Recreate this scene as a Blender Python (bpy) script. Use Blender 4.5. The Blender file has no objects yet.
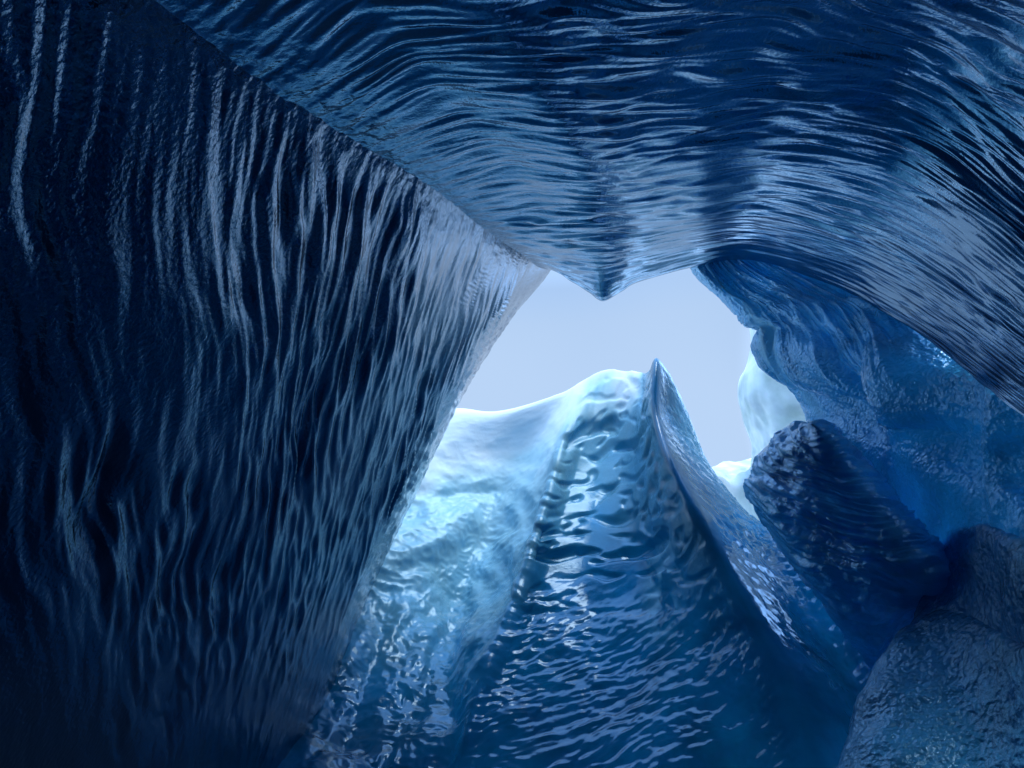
import bpy, math
import numpy as np
from mathutils import Vector

S = bpy.context.scene
col = S.collection

# ------------------------------------------------------------------ camera
PITCH = math.radians(32)
CAM = np.array([0.0, 0.0, 1.6])
FPX = 683.0
FW = np.array([0, math.cos(PITCH), math.sin(PITCH)])
UP = np.array([0, -math.sin(PITCH), math.cos(PITCH)])
RT = np.array([1.0, 0, 0])
cd = bpy.data.cameras.new('camera')
cd.lens = FPX / 1024 * 36
cd.sensor_width = 36
cd.clip_start = 0.05
cd.clip_end = 3000
cam = bpy.data.objects.new('camera', cd)
col.objects.link(cam)
cam.location = CAM
cam.rotation_euler = (math.pi / 2 + PITCH, 0, 0)
S.camera = cam

# ------------------------------------------------------------------ light
SUN_EL, SUN_AZ = math.radians(66), math.radians(140)   # azimuth from +Y towards +X
w = bpy.data.worlds.new("World")
S.world = w
w.use_nodes = True
nt = w.node_tree
nt.nodes.clear()
out = nt.nodes.new('ShaderNodeOutputWorld')
sky = nt.nodes.new('ShaderNodeTexSky')
sky.sky_type = 'NISHITA'
sky.sun_disc = False
sky.sun_elevation = SUN_EL
sky.sun_rotation = SUN_AZ
sky.air_density = 1.0
sky.dust_density = 0.6
bg = nt.nodes.new('ShaderNodeBackground')
bg.inputs[1].default_value = 0.12
bg2 = nt.nodes.new('ShaderNodeBackground')
bg2.inputs[1].default_value = 1.0
# flat overcast layer with faint broad cloud tones
tc = nt.nodes.new('ShaderNodeTexCoord')
nz = nt.nodes.new('ShaderNodeTexNoise')
nz.inputs['Scale'].default_value = 1.3
nz.inputs['Detail'].default_value = 2.0
cr = nt.nodes.new('ShaderNodeValToRGB')
cr.color_ramp.elements[0].position = 0.35
cr.color_ramp.elements[0].color = (0.33, 0.50, 0.78, 1)
cr.color_ramp.elements[1].position = 0.68
cr.color_ramp.elements[1].color = (0.46, 0.62, 0.86, 1)
nt.links.new(tc.outputs['Generated'], nz.inputs['Vector'])
nt.links.new(nz.outputs[0], cr.inputs[0])
zc = nt.nodes.new('ShaderNodeMix')                      # bluer overhead and in the added bright sector, to tint the reflections
zc.data_type = 'RGBA'
zc.blend_type = 'MULTIPLY'
zc.inputs['B'].default_value = (0.62, 0.86, 1.12, 1)
nt.links.new(cr.outputs[0], zc.inputs['A'])
nt.links.new(zc.outputs['Result'], bg2.inputs[0])
# an overcast sky is brighter overhead than near the horizon
sx = nt.nodes.new('ShaderNodeSeparateXYZ')
zr = nt.nodes.new('ShaderNodeMapRange')
zr.inputs['From Min'].default_value = 0.64
zr.inputs['From Max'].default_value = 1.0
zr.inputs['To Min'].default_value = 0.80
zr.inputs['To Max'].default_value = 3.6
nt.links.new(tc.outputs['Generated'], sx.inputs[0])
nt.links.new(sx.outputs[2], zr.inputs['Value'])
# added out-of-view brightness, low on the right and along the horizon, to lift reflections
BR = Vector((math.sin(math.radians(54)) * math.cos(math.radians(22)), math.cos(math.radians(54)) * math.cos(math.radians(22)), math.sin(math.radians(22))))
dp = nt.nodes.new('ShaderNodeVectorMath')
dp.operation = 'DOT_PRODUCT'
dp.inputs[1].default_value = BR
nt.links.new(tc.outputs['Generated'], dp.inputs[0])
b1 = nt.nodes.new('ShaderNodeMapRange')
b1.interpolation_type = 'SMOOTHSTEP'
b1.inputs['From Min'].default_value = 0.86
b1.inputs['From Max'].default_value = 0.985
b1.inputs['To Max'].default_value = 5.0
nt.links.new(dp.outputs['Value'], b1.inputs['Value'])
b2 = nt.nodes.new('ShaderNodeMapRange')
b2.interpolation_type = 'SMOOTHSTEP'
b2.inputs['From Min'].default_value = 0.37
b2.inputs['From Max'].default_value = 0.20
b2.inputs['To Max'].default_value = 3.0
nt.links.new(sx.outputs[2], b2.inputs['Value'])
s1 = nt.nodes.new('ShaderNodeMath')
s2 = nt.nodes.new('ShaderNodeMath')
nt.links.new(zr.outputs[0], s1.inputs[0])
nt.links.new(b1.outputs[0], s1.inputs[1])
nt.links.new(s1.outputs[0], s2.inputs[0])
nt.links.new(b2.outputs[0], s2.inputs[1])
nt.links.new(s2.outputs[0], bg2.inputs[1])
zf = nt.nodes.new('ShaderNodeMapRange')
zf.inputs['From Min'].default_value = 0.6
zf.inputs['From Max'].default_value = 0.85
nt.links.new(sx.outputs[2], zf.inputs['Value'])
zs = nt.nodes.new('ShaderNodeMath')
zs.operation = 'MULTIPLY_ADD'
zs.use_clamp = True
zs.inputs[1].default_value = 0.2
nt.links.new(b1.outputs[0], zs.inputs[0])
nt.links.new(zf.outputs[0], zs.inputs[2])
nt.links.new(zs.outputs[0], zc.inputs['Factor'])
nt.links.new(sky.outputs[0], bg.inputs[0])
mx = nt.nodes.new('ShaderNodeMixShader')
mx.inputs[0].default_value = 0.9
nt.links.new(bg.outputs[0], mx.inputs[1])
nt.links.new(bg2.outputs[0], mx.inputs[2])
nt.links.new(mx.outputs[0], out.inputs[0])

sl = bpy.data.lights.new('sun', 'SUN')
sl.energy = 2.2
sl.angle = math.radians(35)
sl.color = (1.0, 0.99, 0.965)
so = bpy.data.objects.new('sun', sl)
col.objects.link(so)
sd = Vector((math.sin(SUN_AZ) * math.cos(SUN_EL), math.cos(SUN_AZ) * math.cos(SUN_EL), math.sin(SUN_EL)))
so.rotation_euler = sd.to_track_quat('Z', 'Y').to_euler()
so.location = (0, 0, 40)

S.view_settings.view_transform = 'Standard'
S.view_settings.look = 'None'
S.view_settings.gamma = 1.0
S.view_settings.exposure = 0.5
S.cycles.max_bounces = 6
S.cycles.diffuse_bounces = 4
S.cycles.glossy_bounces = 3
S.cycles.sample_clamp_indirect = 6.0

# ------------------------------------------------------------------ noise
rng = np.random.RandomState(7)
PERM = rng.permutation(4096).astype(np.int64)
G3 = rng.normal(size=(4096, 3))
G3 /= np.linalg.norm(G3, axis=1)[:, None]


def _h(ix, iy, iz):
    a = PERM[ix & 4095]
    b = PERM[(a + iy) & 4095]
    return PERM[(b + iz) & 4095]


def perlin(x, y, z=0.0):
    x, y, z = np.broadcast_arrays(np.asarray(x, float), np.asarray(y, float), np.asarray(z, float))
    ix, iy, iz = np.floor(x).astype(np.int64), np.floor(y).astype(np.int64), np.floor(z).astype(np.int64)
    fx, fy, fz = x - ix, y - iy, z - iz
    u, v, t = [f * f * f * (f * (f * 6 - 15) + 10) for f in (fx, fy, fz)]
    r = 0
    for dx in (0, 1):
        wx = u if dx else 1 - u
        for dy in (0, 1):
            wy = v if dy else 1 - v
            for dz in (0, 1):
                wz = t if dz else 1 - t
                g = G3[_h(ix + dx, iy + dy, iz + dz)]
                r = r + wx * wy * wz * (g[..., 0] * (fx - dx) + g[..., 1] * (fy - dy) + g[..., 2] * (fz - dz))
    return r * 1.6


def fbm(x, y, z=0.0, o=4, g=0.5, l=2.03):
    r, a = 0, 1.0
    for i in range(o):
        r = r + a * perlin(x, y, np.asarray(z) + 17.3 * i)
        x, y, z = x * l, y * l, np.asarray(z) * l
        a *= g
    return r


def ridged(x, y, z=0.0, soft=0.05):
    """sharp crests between round hollows, 0..1"""
    n = perlin(x, y, z)
    return 1 - np.sqrt(n * n + soft * soft) * 1.6


def iso(p, f, seed=0.0, o=3):
    """isotropic noise laid in real metres"""
    return fbm(p.P[..., 0] * f + seed, p.P[..., 1] * f, p.P[..., 2] * f, o)


def isor(p, f, seed=0.0, soft=.08):
    return ridged(p.P[..., 0] * f + seed, p.P[..., 1] * f, p.P[..., 2] * f, soft)


def sstep(a, b, x):
    t = np.clip((x - a) / (b - a), 0, 1)
    return t * t * (3 - 2 * t)


def gauss(x, s):
    return np.exp(-(x / s) ** 2)


# ------------------------------------------------------------------ surfaces
def cr_axis(C, ns, axis):
    """Catmull-Rom resampling of control array C along axis, ns samples in each segment"""
    C = np.moveaxis(C, axis, 0)
    P = np.concatenate([2 * C[:1] - C[1:2], C, 2 * C[-1:] - C[-2:-1]], 0)
    outp, par = [], []
    for k in range(len(C) - 1):
        n = ns[k]
        t = np.arange(n + (k == len(C) - 2)) / n
        t = t.reshape((-1,) + (1,) * (C.ndim - 1))
        p0, p1, p2, p3 = P[k], P[k + 1], P[k + 2], P[k + 3]
        outp.append(0.5 * (2 * p1 + (p2 - p0) * t + (2 * p0 - 5 * p1 + 4 * p2 - p3) * t * t + (3 * p1 - p0 - 3 * p2 + p3) * t ** 3))
        par.append(k + t.ravel())
    return np.moveaxis(np.concatenate(outp, 0), 0, axis), np.concatenate(par)


def unproject(px, py, w):
    d = 1.0 / np.maximum(w, 0.01)
    return (CAM + d[..., None] * (FW + ((px - 512) / FPX)[..., None] * RT - ((py - 384) / FPX)[..., None] * UP))


class Patch:
    """a surface laid through control points given as (bearing, bearing, 1/distance)"""
    def __init__(self, ctrl, step=1.4, mult_v=None, mult_u=None):
        C = np.array(ctrl, float)                      # rows(v) x cols(u) x 3
        du = np.max(np.linalg.norm(np.diff(C[..., :2], axis=1), axis=2), axis=0)
        dv = np.max(np.linalg.norm(np.diff(C[..., :2], axis=0), axis=2), axis=1)
        nu = [max(3, min(260, int(a / step))) for a in du]
        nv = [max(3, min(260, int(a / step))) for a in dv]
        if mult_u:
            nu = [max(2, int(a * m)) for a, m in zip(nu, mult_u)]
        if mult_v:
            nv = [max(2, int(a * m)) for a, m in zip(nv, mult_v)]
        G, self.u = cr_axis(C, nu, 1)
        G, self.v = cr_axis(G, nv, 0)
        self.px, self.py, self.w = G[..., 0], G[..., 1], G[..., 2]
        self.P = unproject(self.px, self.py, self.w)
        self.UU, self.VV = np.meshgrid(self.u, self.v)
        d = np.linalg.norm(np.diff(self.P, axis=1), axis=2)
        d = np.concatenate([[0], np.cumsum(np.median(d, axis=0))])
        e = np.linalg.norm(np.diff(self.P, axis=0), axis=2)
        e = np.concatenate([[0], np.cumsum(np.median(e, axis=1))])
        self.U, self.V = np.meshgrid(d, e)             # metric texture coordinates
        self.normals()

    def normals(self):
        a = np.gradient(self.P, axis=1)
        b = np.gradient(self.P, axis=0)
        n = np.cross(a, b)
        n /= np.linalg.norm(n, axis=2)[..., None] + 1e-12
        if np.median(np.sum(n * (CAM - self.P), axis=2)) < 0:
            n = -n
            self.flip = True
        else:
            self.flip = False
        self.N = n

    def push(self, h, k=7):
        n = self.N
        for ax in (0, 1):                              # smooth the direction so sharp folds do not bead
            m = np.concatenate([np.repeat(np.take(n, [0], ax), k, ax), n, np.repeat(np.take(n, [-1], ax), k + 1, ax)], ax)
            c = np.cumsum(m, axis=ax)
            L = n.shape[ax]
            n = (np.take(c, range(2 * k + 1, 2 * k + 1 + L), ax) - np.take(c, range(0, L), ax))
        n /= np.linalg.norm(n, axis=2)[..., None] + 1e-9
        self.P = self.P + n * h[..., None]
        return self

    def mesh(self, name, mat):
        nv, nu = self.P.shape[:2]
        return grid_mesh(name, self.P, mat, self.U, self.V, self.flip, getattr(self, 'col', None))


def grid_mesh(name, P, mat, U=None, V=None, flip=False, colr=None, wrap=False):
    nv, nu = P.shape[:2]
    i = np.arange(nv * nu).reshape(nv, nu)
    if wrap:
        i = np.concatenate([i, i[:, :1]], 1)
    q = np.stack([i[:-1, :-1], i[:-1, 1:], i[1:, 1:], i[1:, :-1]], -1).reshape(-1, 4)
    if flip:
        q = q[:, ::-1]
    me = bpy.data.meshes.new(name)
    me.vertices.add(nv * nu)
    me.vertices.foreach_set('co', P.reshape(-1).astype(np.float32))
    me.loops.add(q.size)
    me.loops.foreach_set('vertex_index', q.reshape(-1).astype(np.int32))
    me.polygons.add(len(q))
    me.polygons.foreach_set('loop_start', (np.arange(len(q)) * 4).astype(np.int32))
    me.polygons.foreach_set('use_smooth', np.ones(len(q), bool))
    me.update(calc_edges=True)
    if U is not None:
        uv = me.uv_layers.new(name='UVMap')
        a = np.stack([U.reshape(-1)[q.reshape(-1)], V.reshape(-1)[q.reshape(-1)]], -1)
        uv.data.foreach_set('uv', a.reshape(-1).astype(np.float32))
    if colr is not None:
        at = me.attributes.new('crust_rimglow', 'FLOAT', 'POINT')
        at.data.foreach_set('value', colr.reshape(-1).astype(np.float32))
    me.validate()
    me.materials.append(mat)
    o = bpy.data.objects.new(name, me)
    col.objects.link(o)
    return o


def tag(o, label=None, cat=None, group=None, kind=None):
    if label: o['label'] = label
    if cat: o['category'] = cat
    if group: o['group'] = group
    if kind: o['kind'] = kind
    return o


# ------------------------------------------------------------------ materials
def ice(name, base, rough=0.16, ior=1.45, grain=(60, 0.25, 0.004), streak=None, crust_rimglow=None, sss=0.0, glow=None, tint=(0.35, 0.7, 1.0), pits=None, rvar=0.1):
    """grain = noise scale per metre, strength, height ; streak = (su, sv, strength, height) on the metric UVs
    crust = colour of white weathered ice, or of edge glow put into the colour, laid on by the 'crust' attribute"""
    m = bpy.data.materials.new(name)
    m.use_nodes = True
    t = m.node_tree
    b = t.nodes['Principled BSDF']
    L = t.links.new
    b.inputs['IOR'].default_value = ior
    b.inputs['Specular Tint'].default_value = tint + (1,)
    co = t.nodes.new('ShaderNodeTexCoord')
    # base colour : slow blotches of clearer and cloudier ice
    n1 = t.nodes.new('ShaderNodeTexNoise')
    n1.inputs['Scale'].default_value = 1.6
    n1.inputs['Detail'].default_value = 6
    L(co.outputs['Object'], n1.inputs['Vector'])
    r1 = t.nodes.new('ShaderNodeValToRGB')
    r1.color_ramp.elements[0].position = 0.35
    r1.color_ramp.elements[1].position = 0.68
    r1.color_ramp.elements[0].color = tuple(c * 0.6 for c in base) + (1,)
    r1.color_ramp.elements[1].color = tuple(min(1, c * 1.45) for c in base) + (1,)
    L(n1.outputs[0], r1.inputs[0])
    cout = r1.outputs[0]
    if crust_rimglow:
        at = t.nodes.new('ShaderNodeAttribute')
        at.attribute_name = 'crust_rimglow'
        rr = t.nodes.new('ShaderNodeValToRGB')
        els = rr.color_ramp.elements
        els[0].position, els[0].color = 0.0, (0, 0, 0, 1)
        els[1].position, els[1].color = 1.0, (1, 1, 1, 1)
        mxc = t.nodes.new('ShaderNodeMix')
        mxc.data_type = 'RGBA'
        r2 = t.nodes.new('ShaderNodeValToRGB')
        e = r2.color_ramp.elements
        e[0].position, e[0].color = 0.0, tuple(crust_rimglow[0]) + (1,)
        e[1].position, e[1].color = 1.0, tuple(crust_rimglow[1]) + (1,)
        L(at.outputs['Fac'], r2.inputs[0])
        mr = t.nodes.new('ShaderNodeMapRange')
        mr.inputs['From Min'].default_value = 0.0
        mr.inputs['From Max'].default_value = 0.5
        L(at.outputs['Fac'], mr.inputs['Value'])
        L(mr.outputs[0], mxc.inputs['Factor'])
        L(cout, mxc.inputs['A'])
        L(r2.outputs[0], mxc.inputs['B'])
        cout = mxc.outputs['Result']
    L(cout, b.inputs['Base Color'])
    # roughness variation
    n2 = t.nodes.new('ShaderNodeTexNoise')
    n2.inputs['Scale'].default_value = 9
    n2.inputs['Detail'].default_value = 5
    L(co.outputs['Object'], n2.inputs['Vector'])
    m2 = t.nodes.new('ShaderNodeMapRange')
    m2.inputs['From Min'].default_value = 0.35
    m2.inputs['From Max'].default_value = 0.7
    m2.inputs['To Min'].default_value = max(0.03, rough - rvar)
    m2.inputs['To Max'].default_value = rough + rvar
    L(n2.outputs[0], m2.inputs['Value'])
    if crust_rimglow:
        mm = t.nodes.new('ShaderNodeMath')
        mm.operation = 'MULTIPLY_ADD'
        mm.inputs[1].default_value = 0.75
        L(at.outputs['Fac'], mm.inputs[0])
        L(m2.outputs[0], mm.inputs[2])
        L(mm.outputs[0], b.inputs['Roughness'])
    else:
        L(m2.outputs[0], b.inputs['Roughness'])
    # relief
    prev = None
    def bump(h, st, dist):
        nonlocal prev
        bm = t.nodes.new('ShaderNodeBump')
        bm.inputs['Strength'].default_value = st
        bm.inputs['Distance'].default_value = dist
        L(h, bm.inputs['Height'])
        if prev: L(prev, bm.inputs['Normal'])
        prev = bm.outputs[0]
    if streak:
        mp = t.nodes.new('ShaderNodeMapping')
        mp.inputs['Scale'].default_value = (streak[0], streak[1], 1)
        L(co.outputs['UV'], mp.inputs['Vector'])
        n3 = t.nodes.new('ShaderNodeTexNoise')
        n3.inputs['Scale'].default_value = 1
        n3.inputs['Detail'].default_value = 4
        n3.inputs['Distortion'].default_value = 0.4
        L(mp.outputs[0], n3.inputs['Vector'])
        bump(n3.outputs[0], streak[2], streak[3])
    if pits:
        vo = t.nodes.new('ShaderNodeTexVoronoi')
        vo.feature = 'SMOOTH_F1'
        vo.inputs['Scale'].default_value = pits[0]
        L(co.outputs['Object'], vo.inputs['Vector'])
        bump(vo.outputs['Distance'], pits[1], pits[2])
    n4 = t.nodes.new('ShaderNodeTexNoise')
    n4.inputs['Scale'].default_value = grain[0]
    n4.inputs['Detail'].default_value = 3
    L(co.outputs['Object'], n4.inputs['Vector'])
    bump(n4.outputs[0], grain[1], grain[2])
    L(prev, b.inputs['Normal'])
    if glow:
        # daylight that comes through the ice from its outer side, uneven with bubbles and bands
        tr = t.nodes.new('ShaderNodeBsdfTranslucent')
        n5 = t.nodes.new('ShaderNodeTexNoise')
        n5.inputs['Scale'].default_value = 0.9
        n5.inputs['Detail'].default_value = 9
        n5.inputs['Roughness'].default_value = 0.62
        n5.inputs['Distortion'].default_value = 0.8
        L(co.outputs['Object'], n5.inputs['Vector'])
        r5 = t.nodes.new('ShaderNodeValToRGB')
        e = r5.color_ramp.elements
        e[0].position, e[0].color = 0.3, tuple(c * 0.35 for c in glow) + (1,)
        e[1].position, e[1].color = 0.75, tuple(c * 1.9 for c in glow) + (1,)
        L(n5.outputs[0], r5.inputs[0])
        L(r5.outputs[0], tr.inputs['Color'])
        ad = t.nodes.new('ShaderNodeAddShader')
        L(b.outputs[0], ad.inputs[0])
        L(tr.outputs[0], ad.inputs[1])
        L(ad.outputs[0], t.nodes['Material Output'].inputs['Surface'])
    if sss:
        b.inputs['Subsurface Weight'].default_value = sss
        b.inputs['Subsurface Radius'].default_value = (0.25, 0.7, 1.0)
        b.inputs['Subsurface Scale'].default_value = 0.35
    return m


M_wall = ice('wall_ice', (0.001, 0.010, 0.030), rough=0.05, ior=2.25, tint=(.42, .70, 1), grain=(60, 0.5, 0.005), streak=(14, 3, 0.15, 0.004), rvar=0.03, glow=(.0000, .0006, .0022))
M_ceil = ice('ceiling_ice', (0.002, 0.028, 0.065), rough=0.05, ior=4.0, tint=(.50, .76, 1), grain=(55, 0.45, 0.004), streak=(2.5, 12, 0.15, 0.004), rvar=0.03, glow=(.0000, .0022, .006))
M_right = ice('granular_ice', (0.05, 0.32, 0.52), rough=0.12, ior=3.2, tint=(.5, .78, 1), grain=(40, 1.0, 0.016), pits=(30, 0.9, 0.014), glow=(.002, .034, .062),
             crust_rimglow=((0.10, 0.46, 0.60), (0.62, 0.88, 0.86)))  # rim colours for the painted glow of the thin edge
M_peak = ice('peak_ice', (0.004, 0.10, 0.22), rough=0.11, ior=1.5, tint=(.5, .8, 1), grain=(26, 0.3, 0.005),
             crust_rimglow=((0.13, 0.52, 0.60), (0.82, 0.92, 0.92)), glow=(.001, .042, .075))
M_pale = ice('pale_ice', (0.80, 0.90, 0.82), rough=0.45, ior=1.35, grain=(12, 0.3, 0.01), glow=(.07, .09, .075))
M_block = ice('layered_ice', (0.08, 0.45, 0.72), rough=0.16, ior=2.6, tint=(.5, .78, 1), grain=(45, 0.8, 0.010), rvar=0.08, glow=(.003, .075, .13))
M_lump = ice('bubbly_ice', (0.04, 0.30, 0.55), rough=0.2, ior=1.9, tint=(.4, .74, 1), grain=(44, 0.9, 0.012), pits=(32, 0.9, 0.012), glow=(.002, .034, .062))
M_ground = ice('ground_ice', (0.008, 0.04, 0.09), rough=0.4)

# ================================================================== left wall
def w_wall(x, y):
    s = -0.905 * (x - 545) - 0.425 * (y - 278)
    return 0.12 + 0.0012 * s * (1 + 0.1 * float(sstep(350, 800, y)))

sil = [(551, 270), (502, 332), (457, 408), (420, 482), (367, 599), (340, 684), (312, 766), (285, 850), (240, 1000)]
# rows run from the crease downwards, columns from the far edge towards the camera
rows = []
top = (560, 190)
ys = [180, 225] 
sil_full = [(640, 90), (595, 190)] + sil
fr = [0.0, 0.02, 0.06, 0.16, 0.30, 0.50, 0.75, 1.0, 1.35]
yend = [-800, -480, -260, -60, 120, 280, 440, 590, 740, 900, 1120]
for k, (sx, sy) in enumerate(sil_full):
    r = [(sx - 70, sy - 14, 0.098), (sx - 18, sy - 3, 0.107), (sx, sy, 0.115)]
    for f in fr[1:]:
        x = sx + (-260 - sx) * f
        y = sy + (yend[k] - sy) * f
        r.append((x, y, w_wall(x, y)))
    rows.append(r)
p = Patch(rows, step=1.5, mult_u=[0.5, 1.5, 1.5, 1.2, 1, 1, 1, 1, 0.5, 0.3], mult_v=[0.5, 0.7] + [1] * 6 + [0.5, 0.3])
e1 = np.array(-0.38 * RT - 1.49 * UP + FW); 
nmed = np.median(p.N[:, 150:].reshape(-1, 3), axis=0); nmed /= np.linalg.norm(nmed)
e1 -= nmed * e1.dot(nmed); e1 /= np.linalg.norm(e1)
e2 = np.cross(nmed, e1)
A, B = p.P @ e2, p.P @ e1                     # A across the flutes, B along them
p.U, p.V = A, B
wa = A + 0.10 * fbm(A * 0.8, B * 0.7, 3, 3) + 0.02 * perlin(A * 6, B * 2.5, 8)
wb_ = A + 0.10 * fbm(A * 0.8, B * 0.7, 3, 3) + 0.012 * perlin(A * 9, B * 4, 18)
h = 0.022 * perlin(wa / 0.22, B / 1.1, 1.0)
h += 0.021 * perlin(wa / 0.09, B / 0.5, 5.0)
h += 0.013 * perlin(wb_ / 0.050, B / 0.24, 9.0)
h += 0.0035 * perlin(wb_ / 0.028, B / 0.12, 19.0)
h += 0.010 * fbm(A * 2, B * 1.2, 40, 3)
h += 0.05 * fbm(A * 0.5, B * 0.4, 60, 2)
# chunky texture near the crease with the ceiling
cx = sstep(70, 5, (p.py - (170 + (p.px - 400) * 0.72)))
far = (p.w - 0.12) / 0.0012
h = h + 0.016 * perlin(wb_ / 0.10, B / 0.5, 15.0) * sstep(280, 100, far)
h = h * (0.45 + 0.75 * sstep(-.5, .6, fbm(A * .5, B * .35, 71, 3)))
sparse = sstep(330, 130, p.px)                      # away from the opening the flutes die out in places
h = h * (1 - sparse * (1 - (0.25 + 0.9 * sstep(.0, .55, fbm(A * .9, B * .45, 171, 3)))))
h *= 1 - 0.6 * sstep(480, 740, p.py) * sstep(420, 250, p.px)
h = h * (1 - 0.8 * cx) + cx * (0.0035 * iso(p, 12))
p.push(h)
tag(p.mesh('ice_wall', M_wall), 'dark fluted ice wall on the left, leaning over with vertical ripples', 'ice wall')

# ================================================================== ceiling
xy = [
 [(551,270),(575,283),(603,300),(640,281),(700,266),(758,262),(836,287),(883,310),(927,338),(975,375),(1022,414),(1150,520),(1300,640)],
 [(525,258),(562,262),(600,265),(640,258),(698,247),(758,243),(838,265),(888,288),(935,318),(985,355),(1035,395),(1160,490),(1320,610)],
 [(480,225),(537,221),(588,221),(640,220),(695,213),(758,205),(840,222),(895,245),(948,278),(1000,318),(1055,362),(1180,455),(1340,570)],
 [(430,188),(500,165),(580,168),(635,165),(695,155),(765,145),(845,158),(905,180),(965,218),(1020,262),(1080,310),(1200,410),(1360,520)],
 [(370,147),(450,108),(545,103),(615,95),(695,84),(770,78),(850,88),(915,108),(980,145),(1040,190),(1105,245),(1230,350),(1380,460)],
 [(300,100),(385,45),(490,32),(590,18),(690,5),(780,-2),(860,10),(930,28),(1000,65),(1065,110),(1130,165),(1260,270),(1400,380)],
 [(200,28),(300,-50),(430,-75),(560,-88),(690,-95),(800,-95),(880,-80),(960,-55),(1040,-20),(1100,30),(1170,85),(1300,180),(1440,280)],
 [(40,-90),(150,-200),(330,-250),(520,-260),(690,-260),(820,-260),(920,-240),(1010,-210),(1100,-160),(1170,-100),(1240,-40),(1370,60),(1500,150)],
]
ww = [
 [.125,.125,.128,.125,.118,.122,.150,.180,.220,.290,.380,.55,.75],
 [.150,.147,.150,.147,.136,.140,.168,.195,.235,.300,.385,.55,.75],
 [.218,.214,.214,.203,.190,.188,.205,.228,.262,.320,.395,.56,.75],
 [.290,.300,.300,.283,.268,.262,.266,.275,.305,.355,.42,.57,.76],
 [.377,.400,.405,.375,.350,.333,.324,.320,.335,.365,.42,.58,.78],
 [.480,.510,.510,.475,.450,.425,.402,.390,.395,.415,.46,.60,.80],
 [.625,.660,.650,.620,.585,.550,.525,.515,.515,.525,.55,.65,.84],
 [.85,.87,.86,.83,.80,.77,.74,.73,.74,.76,.78,.84,.92],
]
def widen(r, k):
    a, b, c, d, e = [np.array(q, float) for q in (r[0], r[1], r[2], r[3], r[4])]
    f = [.2, .2, .2, 1, 1, 1, 1, 1, 1, 1][k]
    def crs(p0, p1, p2, p3, t):
        return 0.5 * (2 * p1 + (p2 - p0) * t + (2 * p0 - 5 * p1 + 4 * p2 - p3) * t * t + (3 * p1 - p0 - 3 * p2 + p3) * t ** 3)
    m1 = (b * .5 + c * .5) * (1 - f) + crs(a, b, c, d, .5) * f
    m2 = (c * .5 + d * .5) * (1 - f) + crs(b, c, d, e, .5) * f
    return [r[0], r[1], tuple(m1), r[2], tuple(m2)] + list(r[3:])
rows = []
for dy, f, fx in ((-45, 0.84, 1.0), (-10, 0.94, 1.0)):
    rows.append([(600 + (x - 600) * fx, y + dy, v * f) for (x, y), v in zip(xy[0], ww[0])])
for a, b in zip(xy, ww):
    rows.append([(x, y, v) for (x, y), v in zip(a, b)])
# carry each row a little past the crease, into the body of the wall
for k, r in enumerate(rows):
    r[:] = widen(r, min(k, 9))
    (x0, y0, v0), (x1, y1, v1) = r[0], r[1]
    r.insert(0, (x0 - 0.8 * (x1 - x0) - 12, y0 + 0.8 * (y0 - y1) + 12, v0 * 0.93))
p = Patch(rows, step=1.35, mult_v=[0.8, 1.5] + [1.2] * 2 + [1] * 3 + [0.8, 0.4], mult_u=[1, 1, 1.5, 1.5, 1.5, 1.5] + [1] * 7 + [0.4, 0.3])
U, V = p.U, p.V
wv = V + 0.16 * fbm(U * 0.45, V * 0.5, 3, 3) + 0.03 * perlin(U * 2.2, V * 5, 8)
calm = 0.35 + 0.75 * sstep(-.55, .45, fbm(U * .7, V * .9, 31, 3))
wu = U + 0.10 * fbm(U * 1.5, V * 1.5, 43, 2)
h = 0.012 * ridged(wu / 0.62, wv / 0.25, 1.0, 0.06) * calm
h += 0.014 * perlin(wu / 0.55, wv / 0.15, 2.0) * calm
h += 0.017 * perlin(wu / 0.36, wv / 0.085, 5.0) * calm
h += 0.008 * perlin(wu / 0.24, wv / 0.042, 9.0)
h += 0.02 * fbm(U * 0.6, V * 0.5, 60, 2)
nc = sstep(1.8, 1.0, p.UU)
h = h * (1 - 0.75 * nc) + nc * (0.0035 * iso(p, 12))
# keel running back from the pendant tip
p.push(h)
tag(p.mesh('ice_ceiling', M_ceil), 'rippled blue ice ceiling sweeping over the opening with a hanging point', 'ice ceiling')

# ================================================================== right wall
sil = [(690,225),(699,264),(731,297),(754,313),(767,328),(765,348),(775,367),(795,379),(807,399),(813,418),(824,450),(850,500),(890,565),(930,640),(970,740),(1000,860),(1030,1000)]
ws  = [.112,.112,.114,.118,.12,.121,.123,.126,.13,.135,.14,.155,.18,.21,.25,.30,.34]
rt  = [(750,238),(815,245),(885,270),(948,310),(1005,350),(1060,400),(1110,450),(1155,500),(1190,550),(1200,600),(1210,650),(1210,700),(1210,760),(1210,830),(1210,900),(1210,980),(1210,1060)]
we  = [.112,.122,.145,.185,.245,.31,.35,.38,.41,.43,.44,.45,.46,.47,.49,.51,.54]
rows = []
for (sx, sy), w0, (rx, ry), w1 in zip(sil, ws, rt, we):
    r = [(sx + 60, sy - 20, w0 * .84), (sx + 10, sy - 3, w0 * .93), (sx, sy, w0)]
    for f in (0.04, 0.12, 0.25, 0.42, 0.6, 0.8, 1.0, 1.4, 2.6):
        r.append((sx + (rx - sx) * f, sy + (ry - sy) * f, w0 + (w1 - w0) * (0.30 * f + 0.50 * f ** 1.6 + 0.17 * math.sqrt(f))))
    rows.append(r)
p = Patch(rows, step=1.6, mult_u=[.5, 1.5, 2, 1.5, 1, 1, 1, 1, 1, 0.4, .15], mult_v=[1] * 13 + [.8, .5, .4])
U, V = p.U, p.V
foldy = sstep(480, 350, p.py) * sstep(960, 860, p.px)
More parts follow.
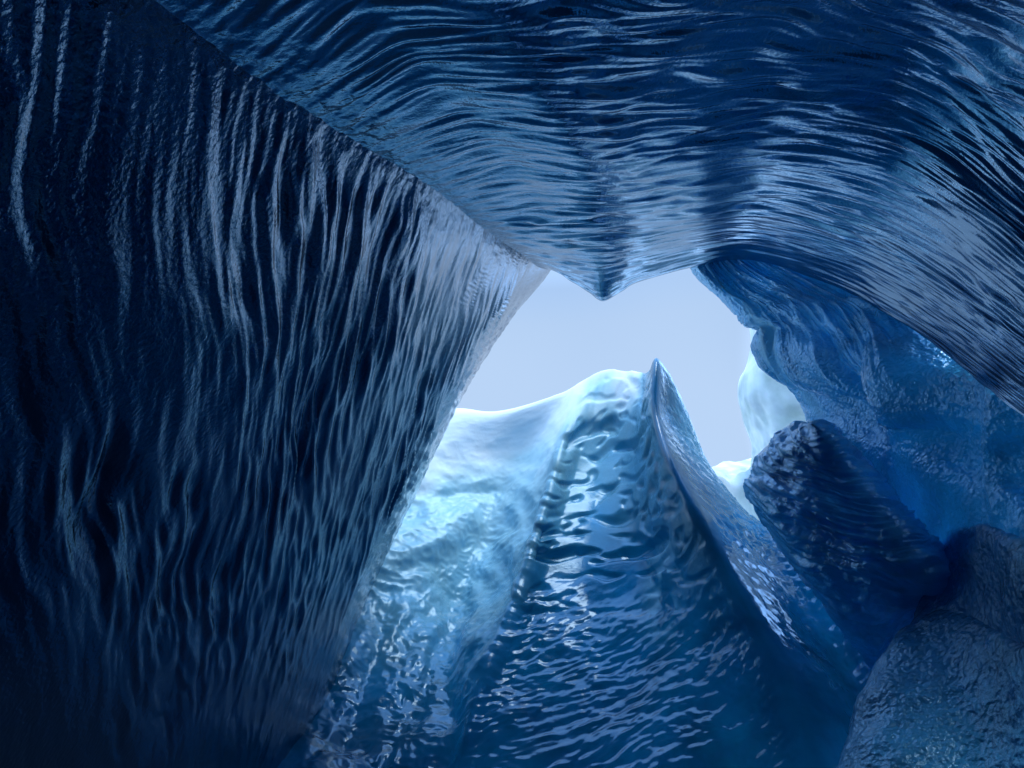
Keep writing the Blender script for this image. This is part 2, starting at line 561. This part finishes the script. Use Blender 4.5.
wu = U + 0.15 * fbm(U * 0.6, V * 0.4, 11, 3)
h = foldy * 2.4 * (0.05 * ridged(wu / 0.45, V / 3.0, 2, 0.08) + 0.025 * ridged(wu / 0.18, V / 1.6, 4, 0.08) + 0.01 * ridged(wu / 0.08, V / .8, 5, 0.08))
h += 0.012 * fbm(U * 3, V * 3, 6, 4) + 0.07 * fbm(U * 0.45, V * 0.45, 16, 3)
h += (1 - foldy) * 0.020 * isor(p, 7, 2) + 0.006 * isor(p, 16, 5)
h -= 0.12 * gauss(p.px - (868 + 0.10 * (p.py - 380)), 20) * gauss(p.py - 385, 60)
h += 0.20 * gauss(p.px - (905 + 0.3 * (p.py - 380)), 26) * gauss(p.py - 400, 80)
h += 0.12 * gauss(p.px - (1003 + 0.05 * (p.py - 430)), 14) * gauss(p.py - 440, 70)
p.push(h)
RW = np.stack([p.px[::12, ::12].ravel(), p.py[::12, ::12].ravel(), p.w[::12, ::12].ravel()], -1)[:]
RW = RW[RW[:, 2] > 0.125]
p.col = np.clip(0.85 * gauss(p.UU - 3, .35) * sstep(440, 400, p.py) + 0.22 * gauss(p.UU - 3, 1.3) * sstep(420, 300, p.py), 0, 1)  # glow of the thin edge by the opening, put into the rim colour
tag(p.mesh('ice_wall', M_right), 'grainy mid-blue ice wall on the right, folded where it meets the opening', 'ice wall')

# ================================================================== pale pillar beyond
sil = [(756,270),(754,316),(756,334),(754,355),(746,375),(746,396),(754,420),(760,445),(758,463),(748,478),(736,486),(724,482),(712,474),(690,470)]
rows = []
for k, (sx, sy) in enumerate(sil):
    low = sstep(455, 485, sy)
    r = [(sx + 150, sy - 30, .052), (sx + 8, sy - 2, .068), (sx, sy, .0735)]
    for f in (0.1, 0.3, 0.6, 1.0, 1.6):
        r.append((sx + 130 * f + low * 40 * f, sy + low * (60 + 130 * f), .0735 + .012 * math.sqrt(f)))
    rows.append(r)
p = Patch(rows, step=2.0, mult_u=[.3, 1, 2, 1, 1, 1, 1])
h = 0.10 * fbm(p.U * 0.9, p.V * 0.6, 30, 3) + 0.03 * ridged(p.U / .5, p.V / .5, 5)
p.push(h)
tag(p.mesh('ice_pillar', M_pale), 'pale cream and cyan pillar of daylit ice beyond the right wall', 'ice pillar')

# ================================================================== central peak
cols_ = {
 'a': [(330,425),(300,470),(270,530),(240,610),(200,700),(160,800),(120,920)],
 'b': [(400,414),(385,460),(365,525),(345,610),(310,700),(270,800),(230,920)],
 'c': [(457,412),(440,460),(420,525),(395,610),(360,700),(325,800),(290,920)],
 'd': [(498,414),(480,462),(458,525),(432,610),(400,700),(365,800),(330,920)],
 'e': [(555,398),(525,460),(500,525),(470,612),(432,700),(400,800),(370,920)],
 'f': [(580,386),(556,465),(536,532),(512,615),(480,700),(450,800),(420,920)],
 'g': [(600,377),(578,465),(560,532),(540,615),(520,700),(500,800),(480,920)],
 'h': [(621,375),(606,460),(596,530),(590,615),(585,700),(580,800),(575,920)],
 'i': [(641,377),(635,450),(640,525),(655,612),(675,700),(695,800),(715,920)],
 'j': [(648,374),(648,430),(664,498),(705,595),(750,690),(790,800),(830,920)],
 'k': [(656,362),(657,418),(680,480),(735,580),(785,680),(830,790),(880,920)],
 'l': [(666,372),(672,425),(700,478),(760,575),(815,675),(865,790),(920,920)],
 'm': [(678,392),(700,447),(735,500),(790,575),(850,675),(905,790),(970,920)],
 'n': [(682,404),(705,458),(742,515),(840,560),(900,660),(960,780),(1040,920)],
}
wt = {'a': [0.085, 0.095, 0.105, 0.12, 0.144, 0.1743, 0.2088],
 'b': [0.085, 0.092, 0.102, 0.1171, 0.1422, 0.1726, 0.2088],
 'c': [0.085, 0.09, 0.099, 0.1133, 0.1386, 0.1701, 0.2088],
 'd': [0.085, 0.088, 0.096, 0.1094, 0.135, 0.1677, 0.2088],
 'e': [0.086, 0.088, 0.095, 0.1085, 0.135, 0.1677, 0.2088],
 'f': [0.087, 0.099, 0.11, 0.1248, 0.144, 0.1701, 0.2088],
 'g': [0.087, 0.0965, 0.108, 0.1248, 0.144, 0.1701, 0.2088],
 'h': [0.088, 0.096, 0.108, 0.1258, 0.1467, 0.1726, 0.2088],
 'i': [0.091, 0.099, 0.113, 0.1315, 0.153, 0.1793, 0.2088],
 'j': [0.098, 0.106, 0.123, 0.143, 0.1638, 0.1892, 0.216],
 'k': [0.102, 0.112, 0.13, 0.1517, 0.1728, 0.1992, 0.2232],
 'l': [0.098, 0.104, 0.118, 0.1402, 0.1638, 0.1926, 0.2232],
 'm': [0.094, 0.098, 0.108, 0.1306, 0.1548, 0.1867, 0.2232],
 'n': [0.08, 0.085, 0.1, 0.1344, 0.162, 0.195, 0.2304]}
for j in range(7):
    m = (wt['j'][j] + wt['l'][j]) / 2
    wt['k'][j] = m + 0.75 * (wt['k'][j] - m)
keys = list(cols_)
rows = []
for f, dy in ((0.62, 60), (0.85, 14), (0.96, 2)):
    rows.append([(cols_[k][0][0], cols_[k][0][1] + dy, wt[k][0] * f) for k in keys])
for j in range(7):
    rows.append([(cols_[k][j][0], cols_[k][j][1], wt[k][j]) for k in keys])
p = Patch(rows, step=1.35, mult_v=[.4, 1, 3, 1, 1, 1, 1, 1, .4], mult_u=[.5] + [1] * 11 + [1])
U, V = p.U, p.V
X, Y = p.px, p.py
right = sstep(8.6, 10.6, p.UU + 0 * p.VV)                    # beyond the crest line
crestline = gauss(p.UU - 10, .55)
left = sstep(5.4, 4.6, p.UU)                                # bubbly hollow
mid = (1 - left) * (1 - right)
front = sstep(0.5, 3.0, p.VV)
su = U + 0.12 * fbm(U * .8, V * .8, 5, 3)
sv = V + 0.12 * fbm(U * .8, V * .8, 15, 3)
sc = -0.10 * sstep(.0, .6, perlin(su / 0.75, sv / 0.34, 3)) - 0.035 * sstep(.05, .5, perlin(su / .40, sv / .16, 13)) + 0.01 * ridged(su / 1.2, sv / .5, 14, .12)
low = sstep(560, 640, Y)
dg1, dg2 = (su * .87 - sv * .5), (su * .5 + sv * .87)
sc2 = 0.016 * perlin(dg1 / 0.22, dg2 / 0.11, 23) + 0.009 * perlin(dg1 / .11, dg2 / .06, 33) + 0.06 * fbm(su * 1.2, sv * .9, 37, 2)
bub = 0.022 * isor(p, 4, 3, .05) + 0.011 * isor(p, 9, 9, .05) + 0.20 * fbm(su * .7, sv * .7, 63, 3)
gr = 0.016 * iso(p, 5) + 0.012 * isor(p, 8)
h = mid * (1 - .97 * crestline) * (sc * (1 - low) + sc2 * low) + left * bub * (.35 + .65 * sstep(30, 130, p.py - 410)) * sstep(3, 4.2, p.VV) + right * gr * (1 - .95 * gauss(p.UU - 10, .8))
h += left * (1 - sstep(3, 4.2, p.VV)) * (0.02 * fbm(U * 3, V * 3, 9, 3) + 0.08 * fbm(U * .6, V * .6, 19, 2))
h += 0.06 * fbm(U * .5, V * .5, 80, 2)
h *= 0.3 + 0.7 * sstep(2.9, 3.8, p.VV)
h += 0.08 * gauss(p.UU - 5.0, .18) * sstep(3.2, 4, p.VV)
p.push(h)
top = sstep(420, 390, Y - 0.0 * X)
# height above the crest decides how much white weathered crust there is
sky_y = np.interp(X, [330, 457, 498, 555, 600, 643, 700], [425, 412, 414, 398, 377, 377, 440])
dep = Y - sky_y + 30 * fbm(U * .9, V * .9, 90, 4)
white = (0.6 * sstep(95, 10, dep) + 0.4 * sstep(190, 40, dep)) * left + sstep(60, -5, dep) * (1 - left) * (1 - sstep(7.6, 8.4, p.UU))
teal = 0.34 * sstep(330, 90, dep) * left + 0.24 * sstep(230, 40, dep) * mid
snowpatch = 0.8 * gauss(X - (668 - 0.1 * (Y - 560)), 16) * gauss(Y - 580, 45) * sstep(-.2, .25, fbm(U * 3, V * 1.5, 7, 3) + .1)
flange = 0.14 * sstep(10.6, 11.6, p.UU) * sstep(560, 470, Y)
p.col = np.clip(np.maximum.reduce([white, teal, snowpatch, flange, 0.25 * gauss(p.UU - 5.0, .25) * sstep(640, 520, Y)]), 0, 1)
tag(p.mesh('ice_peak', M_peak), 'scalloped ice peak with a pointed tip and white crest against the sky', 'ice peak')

# ================================================================== striated block
L_ = [(803,422),(789,431),(766,455),(760,461),(754,479),(751,492),(785,550),(825,600),(870,660),(900,720)]
R_ = [(810,424),(820,430),(838,452),(850,466),(866,486),(884,510),(908,542),(931,572),(930,600),(930,720)]
wb = [.150,.152,.155,.157,.160,.165,.175,.180,.165,.14]
rows = []
for (lx, ly), (rx, ry), w0 in zip(L_, R_, wb):
    r = [(lx + min(30, .5 * (rx - lx)), ly + 2, w0 * .8), (lx + min(3, .2 * (rx - lx)), ly + 1, w0 * .94), (lx, ly, w0)]
    for f in (.25, .5, .75):
        r.append((lx + (rx - lx) * f, ly + (ry - ly) * f, w0 * (1 + .05 * math.sin(math.pi * f) + .28 * f)))
    r += [(rx, ry, w0 * 1.28), (rx + 1, ry - 2, w0 * 1.12), (rx - min(30, .5 * (rx - lx)), ry + 2, w0 * .9)]
    rows.append(r)
r0 = rows[0]
rows.insert(0, [(x, y + 6, v * .9) for x, y, v in r0])
rows.insert(0, [(x, y + 60, v * .7) for x, y, v in r0])
p = Patch(rows, step=1.3, mult_u=[.5, 2, 1, 1, 1, 1, 3, 1])
U, V = p.U, p.V
q = V * 0.93 - U * 0.30 + 0.08 * fbm(U, V, 4, 3)
h = 0.055 * ridged(U / .9, q / .18, 3, .04) + 0.045 * ridged(U / .5, q / .08, 8, .04) + 0.012 * ridged(U / .2, q / .03, 18, .04) + .012 * iso(p, 8) + 0.015 * fbm(U * 6, V * 6, 5, 3) + 0.06 * fbm(U, V, 55, 2)
h *= (0.4 + 0.6 * sstep(2, 3, p.UU)) * sstep(1.6, 3.6, p.VV)
p.push(h)
tag(p.mesh('ice_block', M_block), 'dark layered ice block with a slanting right edge below the pale pillar', 'ice block')

# ================================================================== lobed mounds at the lower right
def wall_w(x, y):
    """1/distance of the right wall behind a bearing, averaged so the mound follows it smoothly"""
    d = np.hypot(RW[:, 0] - x, RW[:, 1] - y)
    k = np.exp(-(d - d.min()) / 22.0)
    return float((RW[:, 2] * k).sum() / k.sum())


def mound(outline, lift, seed, label):
    """a swelling of bubbly ice whose lobed top edge runs through the outline points"""
    rows = []
    for k, dy in enumerate((34, 6, 0, 10, 34, 80, 150, 250, 390)):
        f = (.93, .985, 1.02, 1.045, 1.065, 1.08, 1.09, 1.10, 1.12)[k] + lift * (k > 0)
        damp = (1, 1, 1, .95, .85, .7, .5, .3, .2)[k]
        ym = np.mean([y for x, y in outline])
        rows.append([(x, ym + (y - ym) * damp + dy, wall_w(x, ym + (y - ym) * damp + dy) * f) for x, y in outline])
    global p
    p = Patch(rows, step=1.6, mult_v=[.8, 2, 2, 1, 1, 1, .6, .4])
    h = 0.03 * perlin(p.U * 1.1 + seed, p.V * 1.1, seed) + 0.020 * iso(p, 3, seed, 2) + 0.009 * isor(p, 8, seed) + 0.005 * isor(p, 17, seed)
    p.push(h)
    tag(p.mesh('ice_mound', M_lump), label, 'ice mound')

mound([(880,720),(912,628),(936,566),(958,536),(985,528),(1015,538),(1050,556),(1090,562),(1140,560),(1200,560)], 0.01, 3,
      'smooth lobe of frosted ice bulging from the right wall above the corner mound')
mound([(740,960),(800,850),(842,742),(872,672),(898,632),(926,618),(950,612),(978,618),(1010,640),(1050,655),(1110,650),(1200,640)], 0.06, 8,
      'dark lobed mound of bubbly ice filling the lower right corner')

# ================================================================== cave behind the camera, and ground
th = np.linspace(0, 2 * np.pi, 160, endpoint=False)
zz = np.linspace(0, 1, 70)
T, Z = np.meshgrid(th, zz)
rad = np.sqrt(np.maximum(1 - (Z * 0.999) ** 2.6, 0))
dep = 2.1 - 7.0 * Z
rx, ry = 2.9 * rad, 2.3 * rad
P = CAM + dep[..., None] * FW + (rx * np.cos(T))[..., None] * RT + (ry * np.sin(T))[..., None] * UP
nn = fbm(P[..., 0] * .8, P[..., 1] * .8, P[..., 2] * .8, 4)
c0 = CAM - 2 * FW
P = P + (P - c0) * (0.10 * nn)[..., None]
tag(grid_mesh('cave', P, M_wall, T, Z, wrap=True), 'dark hollow of the ice cave closing round behind', None, kind='structure')

n = 160
a = np.sign(np.linspace(-1, 1, n)) * np.abs(np.linspace(-1, 1, n)) ** 4 * 900
GX, GY = np.meshgrid(a, a)
GZ = 0.08 * fbm(GX * .8, GY * .8, 3, 4) - 0.3 + 1.66 * sstep(0.8, 1.9, np.hypot(GX, GY))
tag(grid_mesh('ground', np.stack([GX, GY, GZ], -1), M_ground), None, None, kind='structure')
